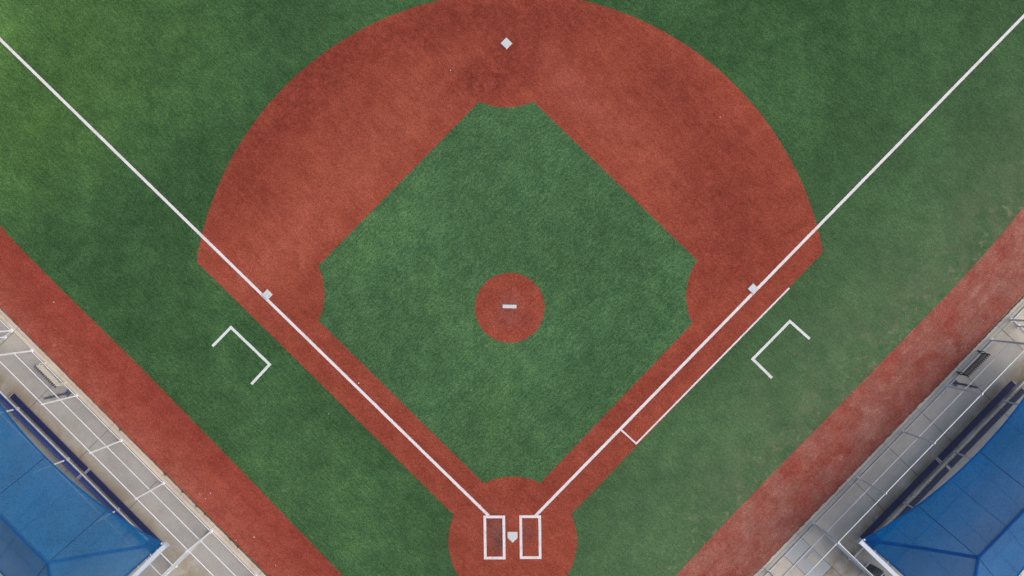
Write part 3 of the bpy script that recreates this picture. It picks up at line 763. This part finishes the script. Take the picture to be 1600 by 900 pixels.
canopy(R_, (1349.5, 843.5), M['shade_right'], 'blue hipped shade canopy over the right dugout with a bright far slope', M['band_right'], .17)

# ---- trash barrel behind the right end fence
q = P(1371, 899, .9); q.z = FL
root = empty('trash_barrel', q, 'dark green ribbed trash barrel behind the right end fence at the bottom edge', 'trash bin')
m = MB(); n = 28; prof = [(.0, .27), (.02, .29), (.25, .31), (.27, .325), (.30, .325), (.32, .315), (.55, .325), (.57, .34), (.60, .34), (.62, .33), (.84, .335), (.86, .36), (.90, .36), (.90, .325), (.80, .315), (.30, .27)]
vs = [q + Vector((r * math.cos(2 * math.pi * i / n), r * math.sin(2 * math.pi * i / n), z)) for z, r in prof for i in range(n)]
fs = [(k * n + i, k * n + (i + 1) % n, (k + 1) * n + (i + 1) % n, (k + 1) * n + i) for k in range(len(prof) - 1) for i in range(n)]
fs.append(tuple(range(n - 1, -1, -1))); fs.append(tuple((len(prof) - 1) * n + i for i in range(n)))
m.add(vs, fs); m.build('barrel', M['bin'], root, smooth=True)
m = MB(); vs = []; rings = [(.902, .352), (.915, .352), (.945, .28), (.965, .15)]
for z, r in rings: vs += [q + Vector((r * math.cos(2 * math.pi * i / n), r * math.sin(2 * math.pi * i / n), z)) for i in range(n)]
m.add(vs, [(k * n + i, k * n + (i + 1) % n, (k + 1) * n + (i + 1) % n, (k + 1) * n + i) for k in range(3) for i in range(n)] + [tuple(range(3 * n, 4 * n))])
for i in range(7): m.box(q + R_.t * (-.24 + .08 * i) + Vector((0, 0, .962)), R_.t * .012, R_.b * (.27 * math.cos((i - 3) * .38)), Vector((0, 0, .012)))
m.build('lid', M['bin'], root, smooth=False)

# ---- utility box cover set in the pale slab
t, b = R_.inv(1271, 874)
root = empty('utility_cover', R_.W(t, b, FL), 'rectangular utility box cover set in pale concrete beside the right end fence', 'utility cover')
up = Vector((0, 0, 1)); hw, hl = .21, .335
m = MB()
for s in (-1, 1):
    m.box(R_.W(t + s * hw, b, FL + .010), R_.t * .03, R_.b * (hl + .03), up * .010); m.box(R_.W(t, b + s * hl, FL + .010), R_.t * (hw - .03), R_.b * .03, up * .010)
m.build('frame', M['mow_right'], root)
MB().box(R_.W(t, b, FL + .006), R_.t * (hw - .034), R_.b * (hl - .034), up * .006).build('lid', M['slab_right'], root, org=R_.W(t, b, FL))
MB().box(R_.W(t + .07, b + .02, FL + .016), R_.t * .045, R_.b * .19, up * .005).build('lid_plate', M['curb_right'], root, org=R_.W(t, b, FL))
MB().tube(R_.W(t - .10, b - .15, FL + .012), R_.W(t - .10, b - .15, FL + .019), .02, 10).build('bolt', M['dark_metal'], root, org=R_.W(t, b, FL))

# ---- small things: weeds in the curb joint, scraps of litter
def weed_mat():
    g = NG('weed_material'); n = g.noise(30, 2, .5)
    return g.finish(g.mix(n, (.05, .06, .022), (.13, .115, .05)), .8, spec=.1)
M['weed'] = weed_mat()
for (u, v), nth in zip(((189, 671), (259, 741), (286, 768), (307, 790), (321, 803), (361.4, 843), (372.6, 854)), ('topmost', 'second from the top', 'third from the top', 'fourth, middle one', 'third from the bottom', 'second from the bottom', 'lowest')):
    q = P(u, v); m = MB()
    for i in range(26):
        a = random.uniform(0, 6.283); l = random.uniform(.04, .11); hgt = random.uniform(.02, .09); wv = random.uniform(.006, .012)
        c = q + Vector((random.uniform(-.03, .03), random.uniform(-.03, .03), .004)); d = Vector((math.cos(a), math.sin(a), 0)); s = Vector((-d.y, d.x, 0)) * wv
        md = c + d * l * .55 + Vector((0, 0, hgt)); tip = c + d * l + Vector((0, 0, hgt * .6))
        m.add([c - s * .5, c + s * .5, md + s, md - s, tip], [(0, 1, 2, 3), (3, 2, 4)])
    tag(m.build('weed_tuft', M['weed'], org=q), 'tiny dark weed tuft between left curb and red track, %s of seven' % nth, 'weed', 'weeds along the left curb')
M['scrap'] = rubber('paper_scrap_material', (.72, .68, .66))
for (u, v), where in (((84.5, 472), 'on the left red track near the grass, uppermost one there'), ((560.5, 598.5), 'on the red third base path beside the foul line'),
                      ((1125, 183), 'on the red infield right of second base'), ((513.5, 646.5), 'on the green grass between the third base path and left track'),
                      ((329.5, 770.5), 'on the left red track, right one of a close pair'), ((321.3, 779), 'on the left red track, left one of a close pair'),
                      ((397, 839), 'on the left track below the pair, away from the curb'), ((369, 844), 'on the left track below the pair, next to the curb'),
                      ((431, 883), 'on the left red track, lowest one near the bottom edge'), ((704, 110), 'on the red infield left of second base')):
    q = P(u, v); a = random.uniform(0, 3.1); s = random.uniform(.022, .034); m = MB()
    pts = [(q.x + s * random.uniform(.6, 1.1) * math.cos(a + k * 1.2566), q.y + s * random.uniform(.6, 1.1) * math.sin(a + k * 1.2566)) for k in range(5)]
    m.prism(pts, .010, .024)
    tag(m.build('paper_scrap', M['scrap'], org=(q.x, q.y, .01)), 'tiny white litter scrap ' + where, 'litter', 'white litter scraps on the turf')
